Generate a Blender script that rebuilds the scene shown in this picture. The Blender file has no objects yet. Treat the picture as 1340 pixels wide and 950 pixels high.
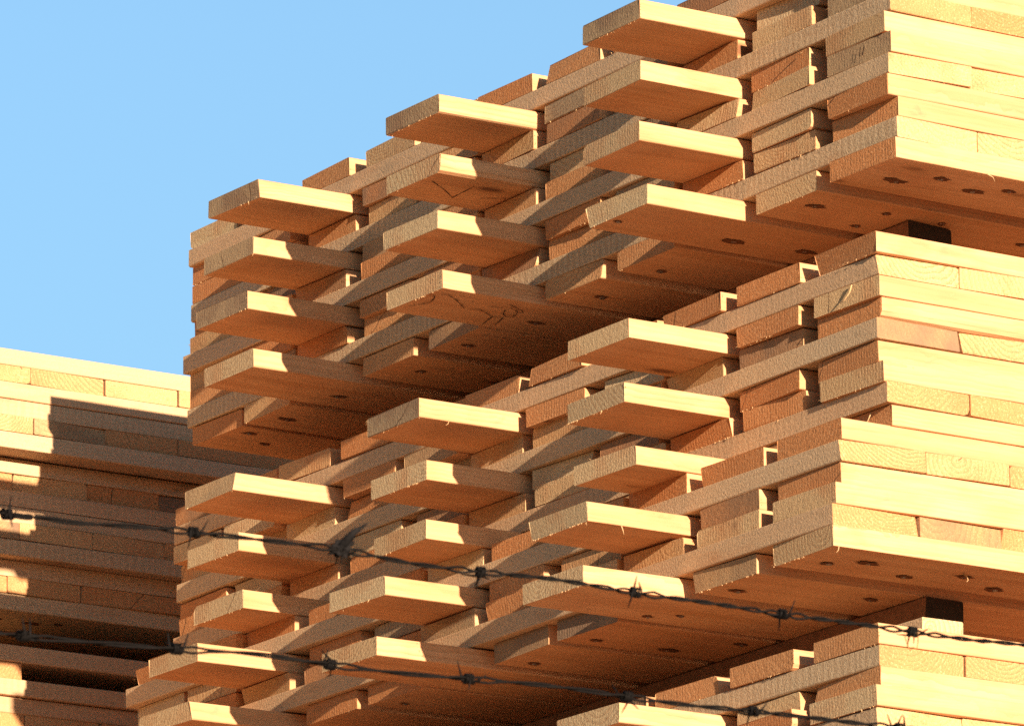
import bpy, bmesh, math, random
from mathutils import Vector, Matrix
R = math.radians
sc = bpy.context.scene
col = sc.collection
random.seed(7)

# ------------------------------------------------------------------ helpers
def tag(o, label=None, cat=None, group=None, kind=None):
    if label: o['label'] = label
    if cat: o['category'] = cat
    if group: o['group'] = group
    if kind: o['kind'] = kind
    return o

def link_mesh(name, bm, mats, parent=None, loc=(0, 0, 0), rotz=0.0):
    me = bpy.data.meshes.new(name)
    bm.normal_update()
    bm.to_mesh(me)
    bm.free()
    for m in mats:
        me.materials.append(m)
    o = bpy.data.objects.new(name, me)
    col.objects.link(o)
    o.location = loc
    o.rotation_euler = (0, 0, rotz)
    if parent is not None:
        o.parent = parent
    return o

def empty(name, loc, rotz=0.0):
    o = bpy.data.objects.new(name, None)
    col.objects.link(o)
    o.location = loc
    o.rotation_euler = (0, 0, rotz)
    o.empty_display_size = 0.1
    return o

# ------------------------------------------------------------------ materials
class NT:
    def __init__(s, name):
        s.m = bpy.data.materials.new(name)
        s.m.use_nodes = True
        s.t = s.m.node_tree
        s.n = s.t.nodes
        s.b = s.n['Principled BSDF']
    def add(s, typ, **k):
        nd = s.n.new(typ)
        for a, v in k.items():
            setattr(nd, a, v)
        return nd
    def link(s, a, b): s.t.links.new(a, b)
    def _in(s, sock, v):
        if hasattr(v, 'is_linked') or isinstance(v, bpy.types.NodeSocket): s.link(v, sock)
        else: sock.default_value = v
    def math(s, op, a, b=0.0, c=None, clamp=False):
        nd = s.add('ShaderNodeMath', operation=op, use_clamp=clamp)
        s._in(nd.inputs[0], a); s._in(nd.inputs[1], b)
        if c is not None: s._in(nd.inputs[2], c)
        return nd.outputs[0]
    def vmath(s, op, a, b):
        nd = s.add('ShaderNodeVectorMath', operation=op)
        s._in(nd.inputs[0], a); s._in(nd.inputs[1], b)
        return nd.outputs[0]
    def noise(s, vec, scale, detail=3, rough=0.55, dist=0.0):
        nd = s.add('ShaderNodeTexNoise')
        s.link(vec, nd.inputs['Vector'])
        nd.inputs['Scale'].default_value = scale
        nd.inputs['Detail'].default_value = detail
        nd.inputs['Roughness'].default_value = rough
        nd.inputs['Distortion'].default_value = dist
        return nd.outputs['Fac']
    def ramp(s, f, stops):
        nd = s.add('ShaderNodeValToRGB')
        e = nd.color_ramp.elements
        e[0].position, e[0].color = stops[0][0], (*stops[0][1], 1)
        e[1].position, e[1].color = stops[-1][0], (*stops[-1][1], 1)
        for p, c in stops[1:-1]:
            k = e.new(p); k.color = (*c, 1)
        s.link(f, nd.inputs[0])
        return nd.outputs[0]
    def rng(s, f, a, b, c, d):
        nd = s.add('ShaderNodeMapRange')
        s.link(f, nd.inputs[0])
        for i, v in enumerate((a, b, c, d)): nd.inputs[i + 1].default_value = v
        return nd.outputs[0]
    def mix(s, f, a, b, mode='MIX'):
        nd = s.add('ShaderNodeMix', data_type='RGBA', blend_type=mode)
        s._in(nd.inputs[0], f)
        for i, v in ((6, a), (7, b)):
            if isinstance(v, tuple): nd.inputs[i].default_value = (*v, 1)
            else: s.link(v, nd.inputs[i])
        return nd.outputs[2]
    def attr(s, name):
        return s.add('ShaderNodeAttribute', attribute_type='OBJECT', attribute_name=name)

def wood_material(name, end):
    """Solid (3D) sawn-softwood: growth rings about a pith line, per-board seed and tint."""
    t = NT(name)
    tc = t.add('ShaderNodeTexCoord').outputs['Object']
    seed = t.attr('seed').outputs['Fac']
    tint = t.attr('tint').outputs['Fac']
    offs = t.add('ShaderNodeCombineXYZ')
    t.link(t.math('MULTIPLY', seed, 17.3), offs.inputs[0])
    t.link(t.math('MULTIPLY', seed, 5.1), offs.inputs[1])
    t.link(t.math('MULTIPLY', seed, 2.7), offs.inputs[2])
    P = t.vmath('ADD', tc, offs.outputs[0])                     # decorrelated position
    # pith position differs per board
    sep = t.add('ShaderNodeSeparateXYZ'); t.link(tc, sep.inputs[0])
    py = t.math('MULTIPLY', t.math('SUBTRACT', t.math('FRACT', t.math('MULTIPLY', seed, 7.77)), 0.3), 0.26)
    pz = t.math('ADD', t.math('MULTIPLY', t.math('FRACT', t.math('MULTIPLY', seed, 3.31)), 0.10), 0.03)
    wob = t.noise(t.vmath('MULTIPLY', P, (0.9, 5.0, 5.0)), 1.6, 3, 0.5)
    wob = t.math('MULTIPLY', t.math('SUBTRACT', wob, 0.5), 0.05)
    dy = t.math('ADD', t.math('SUBTRACT', sep.outputs[1], py), wob)
    dz = t.math('ADD', t.math('SUBTRACT', sep.outputs[2], pz), t.math('MULTIPLY', wob, 0.6))
    rr = t.math('SQRT', t.math('ADD', t.math('MULTIPLY', dy, dy), t.math('MULTIPLY', dz, dz)))
    ringf = t.math('FRACT', t.math('MULTIPLY', t.math('ADD', rr, t.math('MULTIPLY', t.noise(P, 22.0, 3, 0.6), 0.012)), t.rng(t.math('FRACT', t.math('MULTIPLY', seed, 11.3)), 0, 1, 75.0, 150.0)))
    ring = t.math('MULTIPLY', t.math('POWER', ringf, 2.2), t.rng(t.math('FRACT', t.math('MULTIPLY', seed, 6.1)), 0, 1, 0.25, 1.0))                            # dark late wood at the end of each ring
    fine = t.noise(t.vmath('MULTIPLY', P, (6.0, 260.0, 260.0)), 1.0, 3, 0.6)
    streak = t.noise(t.vmath('MULTIPLY', P, (1.1, 26.0, 26.0)), 1.0, 3, 0.6)
    blotch = t.noise(P, 7.0, 3, 0.55, 0.4)
    # knots
    vor = t.add('ShaderNodeTexVoronoi'); vor.feature = 'F1'
    t.link(t.vmath('MULTIPLY', P, (3.6, 8.5, 8.5)), vor.inputs['Vector'])
    vor.inputs['Scale'].default_value = 1.0
    sc_ = t.add('ShaderNodeSeparateColor'); t.link(vor.outputs['Color'], sc_.inputs[0])
    has = t.math('GREATER_THAN', sc_.outputs[0], 0.52)
    kn = t.math('MULTIPLY', t.rng(vor.outputs['Distance'], 0.07, 0.15, 1.0, 0.0), has)
    halo = t.math('MULTIPLY', t.rng(vor.outputs['Distance'], 0.10, 0.34, 0.55, 0.0), has)
    if not end:
        base = t.mix(tint, (0.675, 0.405, 0.215), (0.575, 0.30, 0.14))
        c = t.mix(t.math('MULTIPLY', ring, t.rng(blotch, 0.35, 0.65, 0.35, 0.82)), base, (0.46, 0.215, 0.085))
        c = t.mix(t.rng(streak, 0.46, 0.74, 0.0, 0.60), c, (0.47, 0.225, 0.085))
        c = t.mix(t.rng(blotch, 0.50, 0.74, 0.0, 0.60), c, (0.54, 0.265, 0.125))
        c = t.mix(t.rng(fine, 0.3, 0.55, 0.30, 0.0), c, (0.33, 0.17, 0.07))
        c = t.mix(halo, c, (0.50, 0.25, 0.095))
        c = t.mix(kn, c, (0.20, 0.085, 0.035))
        # weathered edges: silvery tan bloom on some boards, shade tone on rear pile
        grey = t.attr('grey').outputs['Fac']
        c = t.mix(t.math('MULTIPLY', grey, t.rng(blotch, 0.3, 0.7, 0.75, 1.0)), c, (0.56, 0.44, 0.27))
        sp = t.noise(P, 230.0, 3, 0.65)
        c = t.mix(t.math('MULTIPLY', grey, t.rng(sp, 0.48, 0.68, 0.0, 0.75)), c, (0.30, 0.22, 0.13))
        wv = t.add('ShaderNodeTexWave'); wv.bands_direction = 'X'
        t.link(t.vmath('MULTIPLY', P, (1.0, 0.15, 0.25)), wv.inputs['Vector'])
        wv.inputs['Scale'].default_value = 17.0; wv.inputs['Distortion'].default_value = 5.0; wv.inputs['Detail'].default_value = 3.0
        sawn = t.math('MULTIPLY', grey, t.math('GREATER_THAN', t.math('FRACT', t.math('MULTIPLY', seed, 4.7)), 0.45))
        c = t.mix(t.math('MULTIPLY', sawn, t.rng(wv.outputs['Fac'], 0.2, 0.9, 0.0, 0.38)), c, (0.33, 0.21, 0.11))
        # long damp / resin stains
        stn = t.noise(t.vmath('MULTIPLY', P, (2.2, 9.0, 9.0)), 1.0, 4, 0.6, 0.6)
        c = t.mix(t.rng(stn, 0.60, 0.74, 0.0, 0.60), c, (0.42, 0.20, 0.085))
        smd = t.noise(t.vmath('MULTIPLY', P, (4.0, 13.0, 13.0)), 1.0, 5, 0.7, 1.0)
        c = t.mix(t.rng(smd, 0.63, 0.76, 0.0, 0.55), c, (0.20, 0.135, 0.085))
        rough, h1, h2, h3 = 0.62, fine, streak, t.noise(P, 210.0, 4, 0.7)
        hh = t.math('ADD', t.math('MULTIPLY', h1, 0.50), t.math('MULTIPLY', h3, t.math('ADD', t.math('MULTIPLY', grey, 1.6), 0.35)))
        hh = t.math('ADD', hh, t.math('MULTIPLY', ring, -0.10))
        dist, strength = 0.0014, 0.85
    else:
        et = t.attr('endtint').outputs['Fac']
        base = t.ramp(t.math('MULTIPLY', et, 0.5), [(0.0, (0.58, 0.445, 0.25)), (0.25, (0.56, 0.36, 0.17)), (0.5, (0.52, 0.21, 0.070)), (0.75, (0.55, 0.285, 0.115)), (1.0, (0.64, 0.41, 0.195))])
        c = t.mix(t.math('MULTIPLY', ring, 0.68), base, (0.27, 0.115, 0.043))
        c = t.mix(t.rng(blotch, 0.50, 0.70, 0.0, 0.6), c, (0.45, 0.19, 0.07))
        sp = t.noise(P, 300.0, 3, 0.7)
        sp2 = t.noise(P, 95.0, 3, 0.6)
        c = t.mix(t.rng(sp, 0.52, 0.70, 0.0, 0.45), c, (0.22, 0.11, 0.05))
        c = t.mix(t.rng(sp, 0.30, 0.44, 0.55, 0.0), c, (0.82, 0.60, 0.34))
        c = t.mix(t.rng(sp2, 0.56, 0.74, 0.0, 0.35), c, (0.30, 0.15, 0.065))
        # damp, greyed ends on some boards
        damp = t.attr('damp').outputs['Fac']
        c = t.mix(t.math('MULTIPLY', damp, t.rng(blotch, 0.35, 0.6, 0.35, 0.9)), c, (0.20, 0.135, 0.085))
        # radial drying checks that run out from the pith
        th_ = t.math('ARCTAN2', dy, dz)
        wig = t.math('MULTIPLY', t.math('SUBTRACT', t.noise(P, 60.0, 2), 0.5), 0.05)
        chk = None
        for q_, (m1_, lim) in enumerate(((5.9, 0.55), (8.7, 0.72))):
            a0 = t.math('MULTIPLY', t.math('SUBTRACT', t.math('FRACT', t.math('MULTIPLY', seed, m1_)), 0.5), 2.2)
            dd = t.math('MULTIPLY', t.math('ABSOLUTE', t.math('SUBTRACT', t.math('ADD', th_, wig), t.math('ADD', a0, 3.1416 if q_ else 0.0))), rr)
            on = t.math('GREATER_THAN', t.math('FRACT', t.math('MULTIPLY', seed, m1_ * 3.1)), lim)
            one = t.math('MULTIPLY', t.rng(dd, 0.0006, 0.0014, 1.0, 0.0), on)
            chk = one if chk is None else t.math('MAXIMUM', chk, one)
        c = t.mix(t.math('MULTIPLY', chk, 0.85), c, (0.07, 0.032, 0.016))
        # saw kerf stripes
        wv = t.add('ShaderNodeTexWave'); wv.bands_direction = 'Y'
        t.link(t.vmath('MULTIPLY', P, (1.0, 1.0, 0.35)), wv.inputs['Vector'])
        wv.inputs['Scale'].default_value = 38.0
        wv.inputs['Distortion'].default_value = 3.0
        wv.inputs['Detail'].default_value = 2.0
        saw = t.math('MULTIPLY', wv.outputs['Fac'], t.rng(blotch, 0.4, 0.6, 0.0, 0.12))
        kn2 = t.math('MULTIPLY', kn, t.math('GREATER_THAN', sc_.outputs[1], 0.8))
        c = t.mix(kn2, c, (0.20, 0.10, 0.05))
        hh = t.math('ADD', t.math('ADD', t.math('MULTIPLY', sp, 0.8), t.math('MULTIPLY', sp2, 0.55)), saw)
        rough, dist, strength = 0.8, 0.0024, 0.85
    bp = t.add('ShaderNodeBump')
    bp.inputs['Strength'].default_value = strength
    bp.inputs['Distance'].default_value = dist
    t.link(hh, bp.inputs['Height'])
    t.link(bp.outputs[0], t.b.inputs['Normal'])
    t.link(c, t.b.inputs['Base Color'])
    t.b.inputs['Roughness'].default_value = rough
    t.b.inputs['Specular IOR Level'].default_value = 0.25
    return t.m

def plain(name, colr, rough=0.6, metal=0.0, nscale=200.0, amt=0.3, bump=0.0004):
    t = NT(name)
    tc = t.add('ShaderNodeTexCoord').outputs['Object']
    f = t.noise(tc, nscale, 3)
    c = t.mix(t.rng(f, 0.3, 0.7, 0.0, amt), colr, tuple(v * 0.35 for v in colr))
    t.link(c, t.b.inputs['Base Color'])
    t.b.inputs['Roughness'].default_value = rough
    t.b.inputs['Metallic'].default_value = metal
    t.b.inputs['Specular IOR Level'].default_value = 0.12
    bp = t.add('ShaderNodeBump'); bp.inputs['Distance'].default_value = bump
    t.link(f, bp.inputs['Height']); t.link(bp.outputs[0], t.b.inputs['Normal'])
    return t.m

M_side = wood_material('sawn_wood', False)
M_end = wood_material('sawn_end_grain', True)
M_fibre = plain('wood_fibre', (0.56, 0.36, 0.18), 0.7, 0, 90, 0.2)
M_hole = plain('torn_dark_wood', (0.19, 0.080, 0.038), 0.9, 0, 400, 0.6, 0.001)
M_nail = plain('nail_steel', (0.30, 0.28, 0.26), 0.42, 0.85, 300, 0.5)
M_pencil = plain('pencil', (0.060, 0.040, 0.030), 0.8, 0, 300, 0.3)
M_rust = plain('weathered_wire', (0.006, 0.005, 0.0045), 0.7, 0.0, 260, 0.6)
M_tie = plain('thin_tie_wire', (0.42, 0.20, 0.08), 0.5, 0.3, 260, 0.4)
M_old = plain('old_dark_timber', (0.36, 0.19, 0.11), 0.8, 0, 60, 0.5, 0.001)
M_dark_end = plain('near_black_end', (0.05, 0.034, 0.026), 0.9, 0, 90, 0.4, 0.001)  # near-black end faces of the dark spacers
M_rag = plain('dark_rag', (0.012, 0.011, 0.011), 0.9, 0, 120, 0.5, 0.002)

def ground_material(name, c0, c1, c2):
    t = NT(name)
    tc = t.add('ShaderNodeTexCoord').outputs['Object']
    a = t.noise(tc, 0.35, 5); b = t.noise(tc, 6.0, 5)
    c = t.mix(t.rng(a, 0.35, 0.65, 0, 1), c0, c1)
    c = t.mix(t.rng(b, 0.4, 0.75, 0, 0.5), c, c2)
    t.link(c, t.b.inputs['Base Color'])
    t.b.inputs['Roughness'].default_value = 0.95
    bp = t.add('ShaderNodeBump'); bp.inputs['Distance'].default_value = 0.03
    t.link(b, bp.inputs['Height']); t.link(bp.outputs[0], t.b.inputs['Normal'])
    return t.m

# ------------------------------------------------------------------ boards
h = 0.0385
def board_bm(length, w, th, rng, fringe=0, chip=True, fine=False):
    """One sawn board: x 0..length, y 0..w, z 0..th, eased edges, slight bow, rough ends. mats: 0 side, 1 end, 2 fibre"""
    bm = bmesh.new()
    r = [rng.uniform(0.0012, 0.0034) for _ in range(4)]
    if chip and rng.random() < 0.24:
        r[rng.randrange(4)] = rng.uniform(0.006, 0.013)        # wane
    prof = []
    for i, (cy, cz, sy, sz) in enumerate(((0, 0, 1, 1), (w, 0, -1, 1), (w, th, -1, -1), (0, th, 1, -1))):
        a = (cy + sy * r[i], cz); b = (cy + sy * r[i] * 0.3, cz + sz * r[i] * 0.3); c = (cy, cz + sz * r[i])
        pts = [a, b, c]
        if i in (0, 2): pts = [c, b, a]
        prof += pts
    # ordering: corner0 (c,b,a) bottom-left -> bottom edge -> corner1 (a,b,c) -> up -> corner2 (c,b,a) -> top -> corner3 (a,b,c)
    n = len(prof)
    xs = [0.0, 0.012, 0.05, 0.11, 0.18, 0.26, 0.4, 0.7]
    xs = [x for x in xs if x < length - 0.05] + [length * f for f in (0.5, 0.75)] + [length - 0.02, length]
    xs = sorted(set(round(x, 4) for x in xs))
    ph1, ph2 = rng.uniform(0, 6.28), rng.uniform(0, 6.28)
    ay, az = rng.gauss(0, 0.0022), rng.uniform(-0.0010, 0.0010)
    tilt0, tilt1 = rng.uniform(-0.003, 0.003), rng.uniform(-0.003, 0.003)
    cup = rng.uniform(-0.0006, 0.0006)
    tw = rng.uniform(-0.010, 0.010)
    chipc, chipd = (rng.randrange(4), rng.uniform(0.003, 0.011)) if rng.random() < 0.3 else (-1, 0)
    rows = []
    for ix, x in enumerate(xs):
        row = []
        for iv, (y, z) in enumerate(prof):
            yy = y + ay * math.sin(ph1 + x * 2.1) + rng.uniform(-0.0003, 0.0003)
            zz = z + az * math.sin(ph2 + x * 2.7) + cup * (1 - (2 * y / w - 1) ** 2)
            xx = x
            zz += tw * (y - w / 2) * math.exp(-x / 0.35)
            if ix == 0 and iv // 3 == chipc: xx += chipd
            if ix == 0: xx += tilt0 * (y / w - 0.5) * 2 + rng.uniform(-0.0009, 0.0009)
            if ix == len(xs) - 1: xx += tilt1 * (y / w - 0.5) * 2 + rng.uniform(-0.0009, 0.0009)
            row.append(bm.verts.new((xx, yy, zz)))
        rows.append(row)
    for a, b in zip(rows, rows[1:]):
        for i in range(n):
            j = (i + 1) % n
            f = bm.faces.new((a[i], b[i], b[j], a[j])); f.material_index = 0
    f = bm.faces.new(rows[0]); f.material_index = 1
    f = bm.faces.new(list(reversed(rows[-1]))); f.material_index = 1
    bmesh.ops.recalc_face_normals(bm, faces=bm.faces[:])
    # torn fibres left by the saw along the end edges
    fringe = int(fringe * rng.choice((0.0, 0.2, 0.5, 1.0, 1.3)))
    cl = [rng.uniform(0.01, w - 0.01) for _ in range(3)]
    for _ in range(fringe):
        y = min(w - 0.004, max(0.004, rng.gauss(rng.choice(cl), 0.018))) if rng.random() < 0.7 else rng.uniform(0.004, w - 0.004); L = rng.uniform(0.0010, 0.0042) * (2.2 if rng.random() < 0.08 else 1)
        if rng.random() < 0.62:
            base = Vector((rng.uniform(-0.0003, 0.002), y, 0.0006)); d = Vector((rng.uniform(-0.5, 0.4), rng.uniform(-0.5, 0.5), -1))
        else:
            base = Vector((0.0005, rng.choice((0.0006, w - 0.0006)), rng.uniform(0.003, th - 0.003)))
            d = Vector((rng.uniform(-0.8, 0.2), -1 if base.y < w / 2 else 1, rng.uniform(-0.6, 0.3)))
        d.normalize(); s = rng.uniform(0.0005, 0.0013)
        tip = base + d * L
        v = [bm.verts.new(base + Vector(o)) for o in ((-s, 0, 0), (s * .6, s, 0), (s * .6, -s, 0))] + [bm.verts.new(tip)]
        for q in ((0, 1, 3), (1, 2, 3), (2, 0, 3), (0, 2, 1)):
            ff = bm.faces.new([v[k] for k in q]); ff.material_index = 2
    return bm

def splinter_bm(pts, rad):
    return tube_bm([Vector(p) for p in pts], [rad * (1 - 0.75 * i / (len(pts) - 1)) for i in range(len(pts))], 5)

def tube_bm(pts, rads, n=6, bm=None, closed_caps=True, mat=0):
    bm = bm or bmesh.new()
    rings = []
    up = Vector((0.13, 0.21, 0.97))
    for i, p in enumerate(pts):
        t = (pts[min(i + 1, len(pts) - 1)] - pts[max(i - 1, 0)]).normalized()
        a = t.cross(up)
        if a.length < 1e-4: a = t.cross(Vector((1, 0, 0)))
        a.normalize(); b = t.cross(a)
        rr = rads[i] if isinstance(rads, list) else rads
        rings.append([bm.verts.new(p + (a * math.cos(k * 2 * math.pi / n) + b * math.sin(k * 2 * math.pi / n)) * rr) for k in range(n)])
    for A, B in zip(rings, rings[1:]):
        for k in range(n):
            f = bm.faces.new((A[k], A[(k + 1) % n], B[(k + 1) % n], B[k])); f.material_index = mat; f.smooth = True
    if closed_caps:
        bm.faces.new(list(reversed(rings[0]))).material_index = mat
        bm.faces.new(rings[-1]).material_index = mat
    return bm

W = 0.1943
PITCH = 0.2282
Y_SLOTS = [0.0, 0.236, 0.4741, 0.691, 0.929, 1.1587, 1.362, 1.600, 1.8433, 2.056, 2.271]
MAT_LEN = 4.18
L_TIP = 0.2206

def set_look(o, rng, tint=None, endtint=None, grey=0.0):
    o['seed'] = rng.uniform(0.0, 9.0)
    o['tint'] = min(1.0, max(0.0, rng.gauss(0.30, 0.22))) if tint is None else tint
    o['endtint'] = rng.uniform(0.15, 1.0) if endtint is None else endtint
    o['grey'] = grey
    o['damp'] = rng.uniform(0.5, 1.0) if rng.random() < 0.24 else 0.0

def make_mat(loc, yaw, label, group, seed, tips=(0, 0, 0), H=0.1197, a_end=None, a_start=0.0, detail=2,
             y_jit=0.007, skip_a=(), n_a=22, fix_n=None, skew=0.0, far=0.0):
    """Three-ply interlocking mat: long deck boards (x) above and below a layer of cross boards (y); every third lower board sticks out."""
    rng = random.Random(seed)
    root = empty('timber_mat', loc, yaw)
    tag(root, label, 'timber mat', group)
    step = H / 3
    boards = {}
    for lay in (2, 0):
        for k in range(11):
            tongue = lay == 0 and k % 3 == 2
            th = step - (rng.uniform(0.0003, 0.0014) if k == 0 else rng.uniform(0.0006, 0.0032))
            w = W - 0.003 + rng.uniform(-0.004, 0.003)
            y = Y_SLOTS[k] + (0 if tongue or k in (0,) else rng.uniform(-y_jit, y_jit))
            if k == 0: y += rng.uniform(-0.003, 0.003)
            if k == 10: y += far - 0.002
            if k == 9: y += far * 0.5
            x = rng.uniform(-0.006, 0.007)
            if rng.random() < 0.12: x += rng.uniform(0.006, 0.014)
            if tongue:
                x = -(L_TIP + tips[k // 3])
                w = W - 0.002
            fr = (34 if tongue else 16) if detail else 0
            bm = board_bm(MAT_LEN - x, w, th, rng, fr)
            # keep the tongue/deck names by what they do
            o = link_mesh('tongue_board' if tongue else 'deck_board', bm, [M_side, M_end, M_fibre], root, (x, y, lay * step))
            if tongue:
                set_look(o, rng, tint=min(1, max(0, rng.gauss(.22, .14))), endtint=rng.uniform(0.0, 0.25))
            else:
                et = rng.choice((rng.uniform(0.8, 1.05), rng.uniform(0.8, 1.05), rng.uniform(0.45, 0.7), rng.uniform(0.0, 0.3)))
                if fix_n and (lay, k) in fix_n: et = fix_n[(lay, k)]
                set_look(o, rng, tint=(rng.uniform(0, .55) if k == 0 else None), endtint=et)
            boards[(lay, k)] = o
    for j in range(n_a):
        if j in skip_a: continue
        th = step - rng.uniform(0.0003, 0.0012)
        w = 0.190 - rng.uniform(0.0006, 0.003)
        x = a_start + j * 0.190
        y0 = rng.uniform(-0.004, 0.006)
        if j == 0: x += rng.uniform(-0.004, 0.004)
        bm = board_bm(2.466 + far - y0 + rng.uniform(-0.008, 0.008), w, th, rng, 6 if j < 4 and detail else 0)
        # local x -> mat y  (rotate +90 about z: local y -> -x)
        o = link_mesh('cross_board', bm, [M_side, M_end, M_fibre], root, (x + w, y0, step), math.pi / 2)
        e = rng.uniform(1.3, 1.8)
        if a_end is not None: e = a_end[min(j, len(a_end) - 1)] if j < 6 else e
        set_look(o, rng, tint=rng.uniform(0.2, 0.7), endtint=e, grey=rng.uniform(0.55, 1.0) if j == 0 else 0.1)
        boards[('a', j)] = o
    if skew:
        boards[('a', 0)].rotation_euler[2] += skew
    return root, boards

# ------------------------------------------------------------------ nails and pencil marks on undersides
def nail_on(board, root, wx, wy, rng, spread=1.0):
    """wx, wy in the mat's frame; nail head in a torn dark hole on the underside."""
    lx, ly = wx - board.location.x, wy - board.location.y
    bm = bmesh.new()
    n = 22; r0 = rng.uniform(0.0062, 0.0120) * spread
    ex, sk = rng.uniform(1.1, 2.3), rng.uniform(-0.4, 0.4)
    ox, oy = rng.uniform(-0.004, 0.004), rng.uniform(-0.002, 0.002)
    tilt = (rng.uniform(-0.14, 0.14), rng.uniform(-0.14, 0.14))
    rim = []
    for k in range(n):
        a = 2 * math.pi * k / n
        j = rng.uniform(0.72, 1.25)
        rx = r0 * ex * j
        if rng.random() < 0.13: rx *= 1.5                       # a torn fibre along the grain
        rim.append(bm.verts.new((rx * math.cos(a) + sk * r0 * math.sin(a), r0 * j * math.sin(a), -0.0003)))
    def ring(r, z):
        return [bm.verts.new((ox + r * math.cos(2 * math.pi * k / n), oy + r * math.sin(2 * math.pi * k / n),
                              z + tilt[0] * r * math.cos(2 * math.pi * k / n) + tilt[1] * r * math.sin(2 * math.pi * k / n))) for k in range(n)]
    rh = rng.uniform(0.0030, 0.0050)
    inner = ring(rh + 0.0009, -0.0009); head = ring(rh, -0.0021)
    for k in range(n):
        f = bm.faces.new((rim[k], rim[(k + 1) % n], inner[(k + 1) % n], inner[k])); f.material_index = 0
        f = bm.faces.new((inner[k], inner[(k + 1) % n], head[(k + 1) % n], head[k])); f.material_index = 0 if rng.random() < .3 else 1
    f = bm.faces.new(head); f.material_index = 0 if rng.random() < 0.22 else 1
    bmesh.ops.recalc_face_normals(bm, faces=bm.faces[:])
    return link_mesh('nail', bm, [M_hole, M_nail], board, (lx, ly, -0.0009))

def which_board(boards, x, y):
    for k in range(11):
        o = boards[(0, k)]
        if o.location.y - 0.004 <= y <= o.location.y + W + 0.004: return o
    return boards[(0, 0)]

def pencil_mark(board, strokes, wid=0.0016):
    bm = bmesh.new()
    for s in strokes:
        pts = [Vector((x - board.location.x, y - board.location.y, 0)) for x, y in s]
        # smooth the polyline
        q = []
        for i in range(len(pts) - 1):
            p0 = pts[max(i - 1, 0)]; p1 = pts[i]; p2 = pts[i + 1]; p3 = pts[min(i + 2, len(pts) - 1)]
            for u in (0, .2, .4, .6, .8):
                q.append(0.5 * ((2 * p1) + (p2 - p0) * u + (2 * p0 - 5 * p1 + 4 * p2 - p3) * u * u + (3 * p1 - p0 - 3 * p2 + p3) * u ** 3))
        q.append(pts[-1])
        prev = None
        for i, p in enumerate(q):
            d = (q[min(i + 1, len(q) - 1)] - q[max(i - 1, 0)]); d.z = 0
            if d.length < 1e-6: continue
            d.normalize(); nrm = Vector((-d.y, d.x, 0)) * wid * (0.7 + 0.3 * math.sin(i * 1.3))
            cur = [bm.verts.new(p + nrm + Vector((0, 0, z))) for z in (0,)] + [bm.verts.new(p - nrm)]
            if prev: bm.faces.new((prev[0], prev[1], cur[1], cur[0]))
            prev = cur
    return link_mesh('pencil_mark', bm, [M_pencil], board, (0, 0, -0.0013))

# ------------------------------------------------------------------ the front pile
SEEDS = {}
GU = 'mats of the uppermost front stack'
GL = 'mats of the middle front stack'
GT = 'mats of the bottom front stack'
GK = 'mats of the rear pile'
GS = 'mats of the lower rear stack'
PALE = (1.95, 1.85, 2.0, 1.9)
H = 0.1197
U_spec = [  # dx, dy, yaw, dz, tips, A-end tint, label
    (-.0026, .0060, -.0088, .0025, (-.005, .002, .002), (1.5, 1.6, 1.6), 'topmost mat of the upper front stack, its far end outlined against blue sky'),
    (-.0024, .0033, -.0111, .0010, (-.002, .004, .017), (1.5, 1.2, 1.4), 'second mat down in the upper front stack, right below its topmost mat'),
    (-.0123, -.0072, -.0064, -.0010, (-.001, .005, .023), PALE, 'third mat down in the upper front stack, right above its lowest mat'),
    (.0036, -.0042, .0027, -.0006, (-.001, .001, .003), PALE, 'lowest mat of the upper front stack, pencil marks and nail heads underneath'),
]
U = []
for i, (dx, dy, yw, dz, tips, ae, lab) in enumerate(U_spec):
    U.append(make_mat((dx, dy, (3 - i) * H + dz), yw, lab, GU, 100 + i, tips, a_end=ae, skew=(.003, .004, .006, .001)[i], far=(.028, .022, .012, 0)[i],
                      fix_n={(0, 0): 0.95, (2, 0): 0.9 if i == 3 else 0.3, (2, 1): .3} if i != 1 else {(0, 0): .35, (2, 0): .2}))
L_spec = [
    (-.0261, .0226, -.2558, -.0062, -.0064, .0005, -.0009, (-.003, .006, .008), PALE, 'topmost mat of the middle front stack, under the dark gap and spacer block'),
    (-.0261, .0226, -.3755, -.0012, .0053, -.0082, 0, (.005, .002, .010), (1.55, 1.7, 1.5), 'second mat down in the middle front stack, directly under its topmost mat'),
    (-.0261, .0226, -.4952, .0046, -.0060, .0011, -.0004, (-.002, .003, -.005), (1.5, 1.35, 1.5), 'third mat down in the middle front stack, last one before the stack steps left'),
    (-.1309, .0185, -.6149, .0106, .0028, .0005, .0010, (.003, 0, 0), (1.6, 1.75, 1.4), 'fourth mat down in the middle front stack, stepped out under the third'),
    (-.1309, .0185, -.7346, -.0140, -.0048, -.0067, -.0012, (-.001, .008, .014), (1.45, 1.5, 1.5), 'lowest mat of the middle front stack, nail heads underneath, crossed by barbed wire'),
]
Lm = []
for i, (bx, by, bz, dx, dy, yw, dz, tips, ae, lab) in enumerate(L_spec):
    Lm.append(make_mat((bx + dx, by + dy, bz + dz), yw, lab, GL, 220 + i, tips, a_end=ae, skew=(.001, .002, .001, .006, .006)[i],
                       fix_n={(2, 0): .95 if i in (0, 1, 3) else .3, (0, 0): .3 if i in (0, 4) else .9}))
HT = 0.1135
T_spec = [
    (-.205, -.185, 0, 'topmost mat of the bottom front stack, a lit spacer block on its corner', (1.4, 1.5, 1.6)),
    (-.225, -.195, -.002, 'second mat down in the bottom front stack, cut by the lower picture edge', PALE),
]
Tm = []
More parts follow.
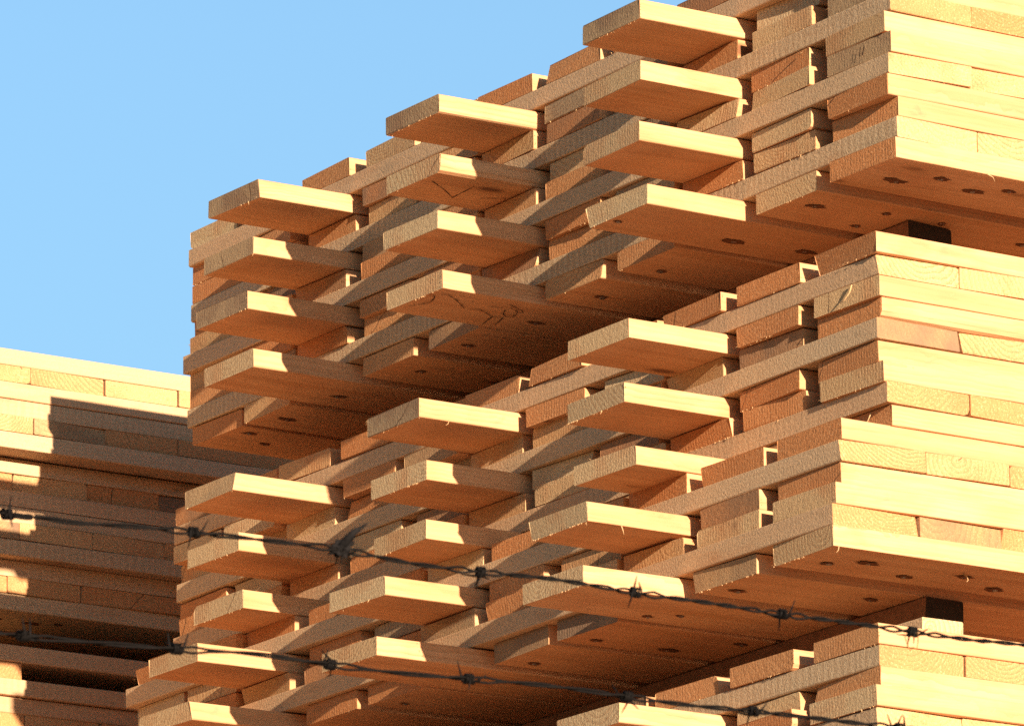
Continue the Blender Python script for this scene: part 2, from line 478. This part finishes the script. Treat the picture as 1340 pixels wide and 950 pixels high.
for i, (x, y, yw, lab, ae) in enumerate(T_spec):
    Tm.append(make_mat((x, y, -.917 - (i + 1) * HT), yw, lab, GT, 300 + i, (0, 0, 0), H=HT, a_end=ae))

# nails underneath the two stacks that show their undersides (mat frame = world here to a few mm)
rn = random.Random(5)
for (x, y) in [(.084, .117), (.151, .063), (.248, .096), (.305, .062), (.057, .325), (.202, .297), (.33, .295), (.546, .331), (.201, .391),
               (.067, .596), (-.197, .60), (.07, .836), (.076, 1.047), (.076, 1.27), (.055, 1.481), (.082, 1.70), (.049, 1.955),
               (.057, 2.168), (.053, 2.308), (.126, 2.368), (.224, .584)]:
    root, b = U[3]
    nail_on(which_board(b, x, y), root, x, y, rn, 1.0 if y > .12 else 1.25)
root, b = Lm[4]
for (x, y) in [(-.083, .125), (-.022, .086), (.101, .14), (.196, .086), (.304, .14), (.16, .321), (-.094, .385), (-.069, .605), (-.118, .64),
               (-.083, .858), (.173, .75), (.081, .86), (-.071, 1.085), (-.089, 1.52)]:
    lx, ly = x - root.location.x, y - root.location.y
    nail_on(which_board(b, lx, ly), root, lx, ly, rn, 1.0 if y > .15 else 1.25)

S = [[(-.223, 1.202), (-.209, 1.205), (-.197, 1.227), (-.193, 1.254), (-.211, 1.291)],
     [(-.205, 1.186), (-.187, 1.187), (-.160, 1.204), (-.130, 1.230), (-.111, 1.248)],
     [(-.091, 1.248), (-.078, 1.243), (-.054, 1.255), (-.027, 1.271), (-.007, 1.266)],
     [(-.029, 1.272), (-.014, 1.330)], [(-.007, 1.266), (.011, 1.322)], [(-.073, 1.211), (-.045, 1.208)],
     [(-.048, 1.180), (.002, 1.209), (-.010, 1.224)],
     [(-.035, 1.217), (-.024, 1.240), (-.007, 1.256), (.005, 1.247), (-.008, 1.215), (-.034, 1.201)]]
pencil_mark(U[3][1][(0, 5)], [[(x + .003, y + .004) for x, y in s] for s in S], 0.0014)
# fourth tongue up: a pencilled angle and a drying check
pencil_mark(U[1][1][(0, 5)], [[(-.203, 1.223), (-.150, 1.262), (-.107, 1.299)], [(-.107, 1.299), (-.110, 1.255), (-.112, 1.214)],
                              [(-.057, 1.276), (-.043, 1.267), (-.014, 1.250)]], 0.0013)
# tally strokes on an end
def end_mark(board, strokes, wid=0.0014):
    bm = bmesh.new()
    for (y0, z0, y1, z1) in strokes:
        d = Vector((0, y1 - y0, z1 - z0)).normalized(); n = Vector((0, -d.z, d.y)) * wid
        v = [bm.verts.new(Vector((0, a, b)) + s * n) for a, b, s in ((y0, z0, 1), (y0, z0, -1), (y1, z1, -1), (y1, z1, 1))]
        bm.faces.new(v)
    return link_mesh('pencil_mark', bm, [M_pencil], board, (-0.0042, 0, 0))
end_mark(U[2][1][(2, 0)], [(.078, .012, .072, .028), (.086, .012, .084, .030)])

# ------------------------------------------------------------------ rear pile
K_Y = 3.30
HK = 0.1147
K_spec = [  # x, y, label
    (0.0, 0.0, 'topmost mat of the rear pile, sunlit along its whole upper edge'),
    (0.004, 0.002, 'second mat down in the rear pile, its underside lip showing'),
    (-0.006, 0.066, 'third mat down in the rear pile, set back under the second'),
    (0.002, 0.060, 'fourth mat down in the rear pile, behind the upper barbed wire'),
    (-0.004, 0.098, 'fifth mat down in the rear pile, just above the black gap'),
]
KX = 0.091 - 0.190 * 8
Km = []
for i, (dx, dy, lab) in enumerate(K_spec):
    Km.append(make_mat((KX + dx, K_Y + dy, .412 - (i + 1) * HK), 0, lab, GK, 400 + i, (0, 0, 0), H=HK,
                       a_end=(1.6,) * 6, detail=0))
    for o_ in Km[-1][1].values(): o_['grey'] = random.uniform(.35, .75)  # grey put into the wood so the shaded face looks cooler
    for j in range(6, 14):
        if ('a', j) in Km[-1][1]: Km[-1][1][('a', j)]['endtint'] = random.uniform(1.3, 1.9)
K2 = []
for i, lab in enumerate(('upper mat of the lower rear stack, under the black gap, middle boards missing',
                         'second mat of the lower rear stack, in the bottom left corner')):
    K2.append(make_mat((KX + .01 * i, K_Y + .03 + .01 * i, -.256 - (i + 1) * HK), 0, lab, GS, 450 + i, (0, 0, 0), H=HK, detail=0,
                       skip_a=(8, 9, 10, 11) if i == 0 else ()))
for _, b_ in K2:
    for o_ in b_.values(): o_['grey'] = random.uniform(.3, .7)  # same shade grey in the wood colour as the stack above
root, b = Km[4]
for x in (.02, .06, .11, .20, .26):
    nail_on(which_board(b, x - root.location.x, .05), root, x - root.location.x, .05 + .06 * rn.random(), rn, 1.1)

# ------------------------------------------------------------------ spacers (timber runners between the stacks)
def spacer(name, x, y, z, length, w, ht, label, group, seed, along_y=True, endtint=.8, tint=.6, grey=0.0, dark=False):
    rng = random.Random(seed)
    bm = board_bm(length, w, ht, rng, 0, False)
    o = link_mesh(name, bm, [M_side, M_end, M_fibre], None, (x + (w if along_y else 0), y, z), math.pi / 2 if along_y else 0)
    set_look(o, rng, tint, endtint, grey)
    if dark: o.data.materials[0], o.data.materials[1] = M_old, M_dark_end
    tag(o, label, 'timber spacer', group)
    return o
GSP = 'timber spacers between the stacks'
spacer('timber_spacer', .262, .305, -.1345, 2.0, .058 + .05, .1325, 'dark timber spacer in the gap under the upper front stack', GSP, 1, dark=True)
spacer('timber_spacer', 1.9, .1, -.1345, 2.2, .11, .1325, 'timber spacer deep in the gap under the upper front stack', GSP, 2)
spacer('timber_spacer', 3.6, .1, -.1345, 2.2, .11, .1325, 'timber spacer at the far end of the gap under the upper front stack', GSP, 3)
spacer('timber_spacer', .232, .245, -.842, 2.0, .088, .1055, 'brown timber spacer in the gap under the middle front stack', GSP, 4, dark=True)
spacer('spacer_block', .030, .0, -.9163, 2.1, .092, .0725, 'short pale sunlit block on the bottom front stack, under the brown spacer', GSP, 5, endtint=.05, tint=.3, grey=.8)
spacer('timber_spacer', 1.9, .1, -.9163, 2.1, .11, .1795, 'timber spacer deep in the gap under the middle front stack', GSP, 6)
spacer('timber_spacer', 3.5, .1, -.9163, 2.1, .11, .1795, 'timber spacer at the far end of the gap under the middle front stack', GSP, 7)
for i, x in enumerate((-.75, 1.0, 2.2)):
    spacer('timber_spacer', x, K_Y + .15, -.2555, 2.1, .09, .091, ('timber spacer in the black gap of the rear pile, left of view',
           'timber spacer in the black gap of the rear pile, hidden by the front pile', 'timber spacer at the right end of the rear pile gap')[i], GSP, 20 + i)

# ------------------------------------------------------------------ lower tiers, below the picture: whole mats sharing one mesh
def whole_mat_mesh():
    rng = random.Random(900)
    bm = bmesh.new()
    def addb(b, M):
        me = bpy.data.meshes.new('tmp'); b.transform(M); b.to_mesh(me); b.free(); bm.from_mesh(me); bpy.data.meshes.remove(me)
    st = H / 3
    for lay in (2, 0):
        for k in range(11):
            x = -L_TIP if lay == 0 and k % 3 == 2 else 0.0
            addb(board_bm(MAT_LEN - x, W - .003, st - .001, rng), Matrix.Translation((x, Y_SLOTS[k], lay * st)))
    for j in range(22):
        addb(board_bm(2.466, .188, st - .001, rng), Matrix.Translation((j * .19 + .188, 0, st)) @ Matrix.Rotation(math.pi / 2, 4, 'Z'))
    me = bpy.data.meshes.new('whole_timber_mat')
    bm.to_mesh(me); bm.free()
    for m in (M_side, M_end, M_fibre): me.materials.append(m)
    return me
WM = whole_mat_mesh()
GROUND = -5.02
rl = random.Random(44)
def lower(x, y, z, label, group):
    o = bpy.data.objects.new('timber_mat', WM); col.objects.link(o)
    o.location = (x + rl.uniform(-.02, .02), y + rl.uniform(-.02, .02), z); o.rotation_euler = (0, 0, rl.uniform(-.006, .006))
    set_look(o, rl, .3, .7)
    tag(o, label, 'timber mat', group)
def tiers(x, y, ztop, label, group):
    z = ztop
    while z - H > GROUND + .12:
        for k in range(5):
            if z - H < GROUND + .02: break
            lower(x, y, z - H, label, group); z -= H
        for sx in (.3, 1.9, 3.5):
            hh = min(.13, z - GROUND)
            s = spacer('timber_spacer', x + sx, y + .1, z - hh + .001, 2.2, .11, hh - .003, 'timber spacer in the tiers below the picture', 'timber spacers of the lower tiers', rl.randrange(9999))
        z -= .1325
    return z
tiers(-.21, -.19, -.917 - 2 * HT - .001, 'timber mat of the front pile in the tiers below those in view', 'mats of the front pile below the picture')
tiers(KX, K_Y + .03, -.256 - 2 * HK - .001, 'timber mat of the rear pile in the tiers below those in view', 'mats of the rear pile below the picture')

# ------------------------------------------------------------------ loose splinters hanging on the boards
def splinter(board, pts, rad=0.0011):
    return link_mesh('splinter', splinter_bm(pts, rad), [M_fibre], board)
splinter(Lm[0][1][(0, 0)], [(-.003, .075, .036), (-.006, .078, .022), (-.010, .088, .010), (-.012, .100, .006)], .0017)
splinter(Lm[3][1][(0, 2)], [(.075, .0, .001), (.078, -.001, -.008), (.080, -.001, -.016)], .0016)
splinter(Lm[0][1][(0, 5)], [(.065, .0, .001), (.062, -.002, -.006), (.056, -.003, -.010)], .0012)
splinter(U[3][1][(0, 0)], [(.21, .0, .001), (.222, -.002, -.004), (.226, -.002, -.012)], .0015)
splinter(Lm[4][1][(0, 0)], [(.010, .0, .001), (.008, -.001, -.006), (.004, .0, -.011)], .0014)
splinter(Lm[4][1][(0, 0)], [(.322, .05, -.001), (.330, .048, -.006), (.330, .044, -.014), (.325, .042, -.018)], .0018)
splinter(Lm[3][1][(0, 8)], [(.212, .0, .001), (.218, -.002, -.006), (.222, -.002, -.013)], .0013)
splinter(Lm[2][1][(0, 0)], [(-.004, .055, .036), (-.008, .060, .022), (-.009, .068, .012), (-.006, .07, .001)], .0013)
splinter(U[1][1][(0, 1)], [(-.004, .03, .030), (-.012, .022, .027), (-.016, .006, .026)], .0016)

# ------------------------------------------------------------------ camera
CAM = Vector((-6.78114192, -8.80646701, -3.33596302))
FW = Vector((0.54042263, 0.80085471, 0.25802152)); RT = Vector((0.83080789, -0.55640435, -0.01313202)); UP = Vector((-0.13304746, -0.22146316, 0.96604992))
F = 8387.1755
cam = bpy.data.cameras.new('camera'); co = bpy.data.objects.new('camera', cam); col.objects.link(co)
co.matrix_world = Matrix(((RT.x, UP.x, -FW.x, CAM.x), (RT.y, UP.y, -FW.y, CAM.y), (RT.z, UP.z, -FW.z, CAM.z), (0, 0, 0, 1)))
cam.sensor_fit = 'HORIZONTAL'; cam.sensor_width = 36.0; cam.lens = 36.0 * F / 1340.0
cam.clip_start = 0.1; cam.clip_end = 6000
cam.dof.use_dof = True; cam.dof.focus_distance = 12.3; cam.dof.aperture_fstop = 62
sc.camera = co

# ------------------------------------------------------------------ barbed wire fence strands (level wires in one vertical plane)
def fence_pt(px, py):
    d = 5.25 + (px + 60) / 1460 * 0.60
    return CAM + (FW * F + RT * (px - 670) - UP * (py - 475)) * (d / F)
def catmull(pts, n):
    out = []
    for i in range(len(pts) - 1):
        p0 = pts[max(i - 1, 0)]; p1 = pts[i]; p2 = pts[i + 1]; p3 = pts[min(i + 2, len(pts) - 1)]
        for k in range(n):
            u = k / n
            out.append(0.5 * ((2 * p1) + (p2 - p0) * u + (2 * p0 - 5 * p1 + 4 * p2 - p3) * u * u + (3 * p1 - p0 - 3 * p2 + p3) * u ** 3))
    out.append(pts[-1]); return out
def barbed_wire(pix, barbs, label, seed):
    rng = random.Random(seed)
    pts = [fence_pt(*p) for p in pix]
    dl = (pts[0] - pts[1]).normalized(); dr = (pts[-1] - pts[-2]).normalized()
    dl.z *= .3; dr.z *= .3
    pts = [pts[0] + dl * 2.5, pts[0] + dl * .8] + pts + [pts[-1] + dr * .8, pts[-1] + dr * 2.5]
    root = empty('barbed_wire', pts[2])
    tag(root, label, 'barbed wire', 'barbed wire strands of the fence')
    inv = Matrix.Translation(-root.location)
    path = catmull(pts, 60)
    # resample evenly
    res = [path[0]]; acc = 0
    for a, b in zip(path, path[1:]):
        seg = (b - a).length
        while acc + seg >= 0.004:
            tt = (0.004 - acc) / seg; a = a + (b - a) * tt; res.append(a.copy()); seg = (b - a).length; acc = 0
        acc += seg
    for s in (0, 1):
        pp = []; ang = s * math.pi
        for i, p in enumerate(res):
            t = (res[min(i + 1, len(res) - 1)] - res[max(i - 1, 0)]).normalized()
            a = t.cross(Vector((0, 0, 1))).normalized(); b = a.cross(t)
            ang += 0.004 / 0.060 * 2 * math.pi * (0.8 + 0.4 * math.sin(i * .013 + seed))
            # strands open a little at each barb
            near = min((p - fence_pt(*q)).length for q in barbs)
            rad = 0.00115 + 0.0015 * max(0, 1 - abs(near - .018) / .016)
            pp.append(p + (a * math.cos(ang) + b * math.sin(ang)) * rad - root.location)
        link_mesh('strand', tube_bm(pp, 0.00112, 7), [M_rust], root)
    for q in barbs:
        c = fence_pt(*q)
        i = min(range(len(res)), key=lambda k: (res[k] - c).length); c = res[i]
        t = (res[min(i + 3, len(res) - 1)] - res[max(i - 3, 0)]).normalized()
        a = t.cross(Vector((0, 0, 1))).normalized(); b = a.cross(t)
        bm = bmesh.new()
        for w_ in (0, 1):
            ph = rng.uniform(0, 6.28); o0 = -0.004 + 0.0045 * w_
            pl = []
            e1 = (a * math.cos(ph) + b * math.sin(ph)); e2 = (a * math.cos(ph + 1.57) + b * math.sin(ph + 1.57))
            pl.append(c + t * (o0 - .003 * rng.uniform(.2, 2.2)) + e1 * .0036 - e2 * rng.uniform(.012, .016))
            for k in range(0, 22):
                th = k * (2 * math.pi * 1.75) / 21
                pl.append(c + t * (o0 + .0042 * k / 21) + (e1 * math.cos(th) + e2 * math.sin(th)) * .0038)
            th = 2 * math.pi * 1.75
            tang = (-e1 * math.sin(th) + e2 * math.cos(th))
            pl.append(pl[-1] + tang * rng.uniform(.012, .016) + t * rng.uniform(-.004, .006))
            pl = [p - root.location for p in pl]
            rad = [.0004] + [.0012] * (len(pl) - 2) + [.0004]
            tube_bm(pl, rad, 6, bm)
        link_mesh('barb', bm, [M_rust], root)
    return root
W1 = [(-60, 660), (10, 673), (60, 678), (100, 684), (180, 689), (250, 696), (340, 706), (445, 719), (540, 737), (627, 748), (720, 757), (832, 775), (930, 789), (1022, 803), (1100, 813), (1192, 826), (1280, 838), (1400, 850)]
W2 = [(-60, 820), (30, 832), (120, 840), (230, 849), (330, 855), (430, 869), (520, 880), (615, 888), (720, 897), (820, 911), (900, 922), (985, 930), (1090, 942), (1400, 978)]
wire1 = barbed_wire(W1, [(10, 673), (254, 696), (447, 719), (627, 748), (832, 775), (1022, 803), (1192, 826), (1378, 847)], 'upper barbed wire strand crossing in front of the pile, with a rag knot', 3)
barbed_wire(W2, [(30, 832), (228, 849), (430, 869), (615, 888), (820, 911), (985, 930), (1175, 952)], 'lower barbed wire strand crossing in front of the pile near the bottom', 8)
# thin tie wire hanging from the barb near the right edge
c = fence_pt(1192, 826) - wire1.location
loop = [c - RT * .006 + UP * -.002, c - RT * .004 - UP * .009, c - RT * .001 - UP * .0165, c + RT * .002 - UP * .014, c + RT * .005 - UP * .0155, c + RT * .0065 - UP * .008, c + RT * .006 - UP * .001]
link_mesh('tie_wire', tube_bm(catmull(loop, 5), .0005, 5), [M_tie], wire1)
# dark scrap snagged on one barb
c = fence_pt(447, 717)
bm = bmesh.new()
rs = random.Random(2)
bmesh.ops.create_icosphere(bm, subdivisions=3, radius=0.0085)
for v in bm.verts:
    n = v.co.normalized()
    k = 1 + .35 * math.sin(7 * n.x + 2) * math.cos(6 * n.z) + rs.uniform(-.12, .12)
    v.co = Vector((v.co.x * 1.15 * k, v.co.y * .6 * k, v.co.z * .85 * k))
rag = link_mesh('rag_scrap', bm, [M_rag], None, c)
rag.rotation_euler = (0, R(-25), R(-30))
tag(rag, 'small dark scrap of rag snagged on the upper barbed wire', 'rag')
tl = tube_bm([c - c, (RT * .010 + UP * .013), (RT * .022 + UP * .021)], [.006, .003, .0006], 6)
link_mesh('loose_end', tl, [M_rag], rag).matrix_parent_inverse = rag.rotation_euler.to_matrix().to_4x4().inverted()

# ------------------------------------------------------------------ ground, sky, sun
bm = bmesh.new()
bmesh.ops.create_grid(bm, x_segments=20, y_segments=20, size=2500)
g = link_mesh('ground', bm, [ground_material('low_bounce_ground', (0.075, 0.070, 0.030), (0.10, 0.080, 0.045), (0.06, 0.065, 0.025))], None, (0, 0, GROUND - 0.004))  # unseen outer ground, made dark to keep bounce light out of the gaps
tag(g, kind='structure')
# the yard patch: unseen, pale tone and outline chosen to bounce light onto undersides
bm = bmesh.new()
bm.faces.new([bm.verts.new(Vector(v + (0,))) for v in ((-4.6, -3.31), (-3.4 + 8.68, -4.0 - 4.97), (60, -38), (60, 45), (-4.6, 45))])
g = link_mesh('bounce_yard', bm, [ground_material('bounce_gravel', (0.74, 0.50, 0.40), (0.66, 0.435, 0.34), (0.78, 0.54, 0.43))], None, (0, 0, GROUND))
tag(g, kind='structure')

KXS, TS = 0.146, 0.203                      # sun travel per metre of +y : x drift and drop
d = Vector((KXS, 1.0, -TS)).normalized()
elev = math.asin(-d.z)
rot = math.atan2(-d.x, -d.y)                # azimuth of the sun, clockwise from +y
sun = bpy.data.lights.new('sun', 'SUN'); so = bpy.data.objects.new('sun', sun); col.objects.link(so)
so.rotation_euler = d.to_track_quat('-Z', 'Y').to_euler()
so.location = (-3, -12, 6)
sun.energy = 5.0; sun.angle = R(0.5); sun.color = (1.0, 0.77, 0.58)

world = bpy.data.worlds.new('World'); sc.world = world; world.use_nodes = True
nt = world.node_tree; bg = nt.nodes['Background']
sky = nt.nodes.new('ShaderNodeTexSky'); sky.sky_type = 'NISHITA'; sky.sun_disc = False
sky.sun_elevation = elev; sky.sun_rotation = rot % (2 * math.pi)
sky.air_density = 1.0; sky.dust_density = 0.3; sky.ozone_density = 1.6; sky.altitude = 300
# sky multiplier: bright band at view height, dimmed above and below to cut fill
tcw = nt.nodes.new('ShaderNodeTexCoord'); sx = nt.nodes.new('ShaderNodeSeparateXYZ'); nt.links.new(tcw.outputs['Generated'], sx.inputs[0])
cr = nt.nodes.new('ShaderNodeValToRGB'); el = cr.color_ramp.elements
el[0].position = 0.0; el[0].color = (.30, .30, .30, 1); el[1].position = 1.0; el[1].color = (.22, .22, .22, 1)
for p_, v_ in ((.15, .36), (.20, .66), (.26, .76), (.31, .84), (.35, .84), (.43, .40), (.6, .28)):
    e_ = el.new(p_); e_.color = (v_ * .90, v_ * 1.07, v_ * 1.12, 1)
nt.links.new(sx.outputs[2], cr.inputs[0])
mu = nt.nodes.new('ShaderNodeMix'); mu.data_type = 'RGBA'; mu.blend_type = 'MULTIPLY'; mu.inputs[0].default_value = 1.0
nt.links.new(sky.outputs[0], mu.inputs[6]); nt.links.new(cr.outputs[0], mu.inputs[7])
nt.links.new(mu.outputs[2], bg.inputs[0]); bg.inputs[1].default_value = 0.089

sc.view_settings.view_transform = 'Standard'; sc.view_settings.look = 'None'
sc.view_settings.exposure = 1.36; sc.view_settings.gamma = 1.0; sc.view_settings.use_curve_mapping = False
sc.render.engine = 'CYCLES'
sc.cycles.use_denoising = False
sc.cycles.max_bounces = 10; sc.cycles.diffuse_bounces = 7
sc.cycles.sample_clamp_indirect = 10
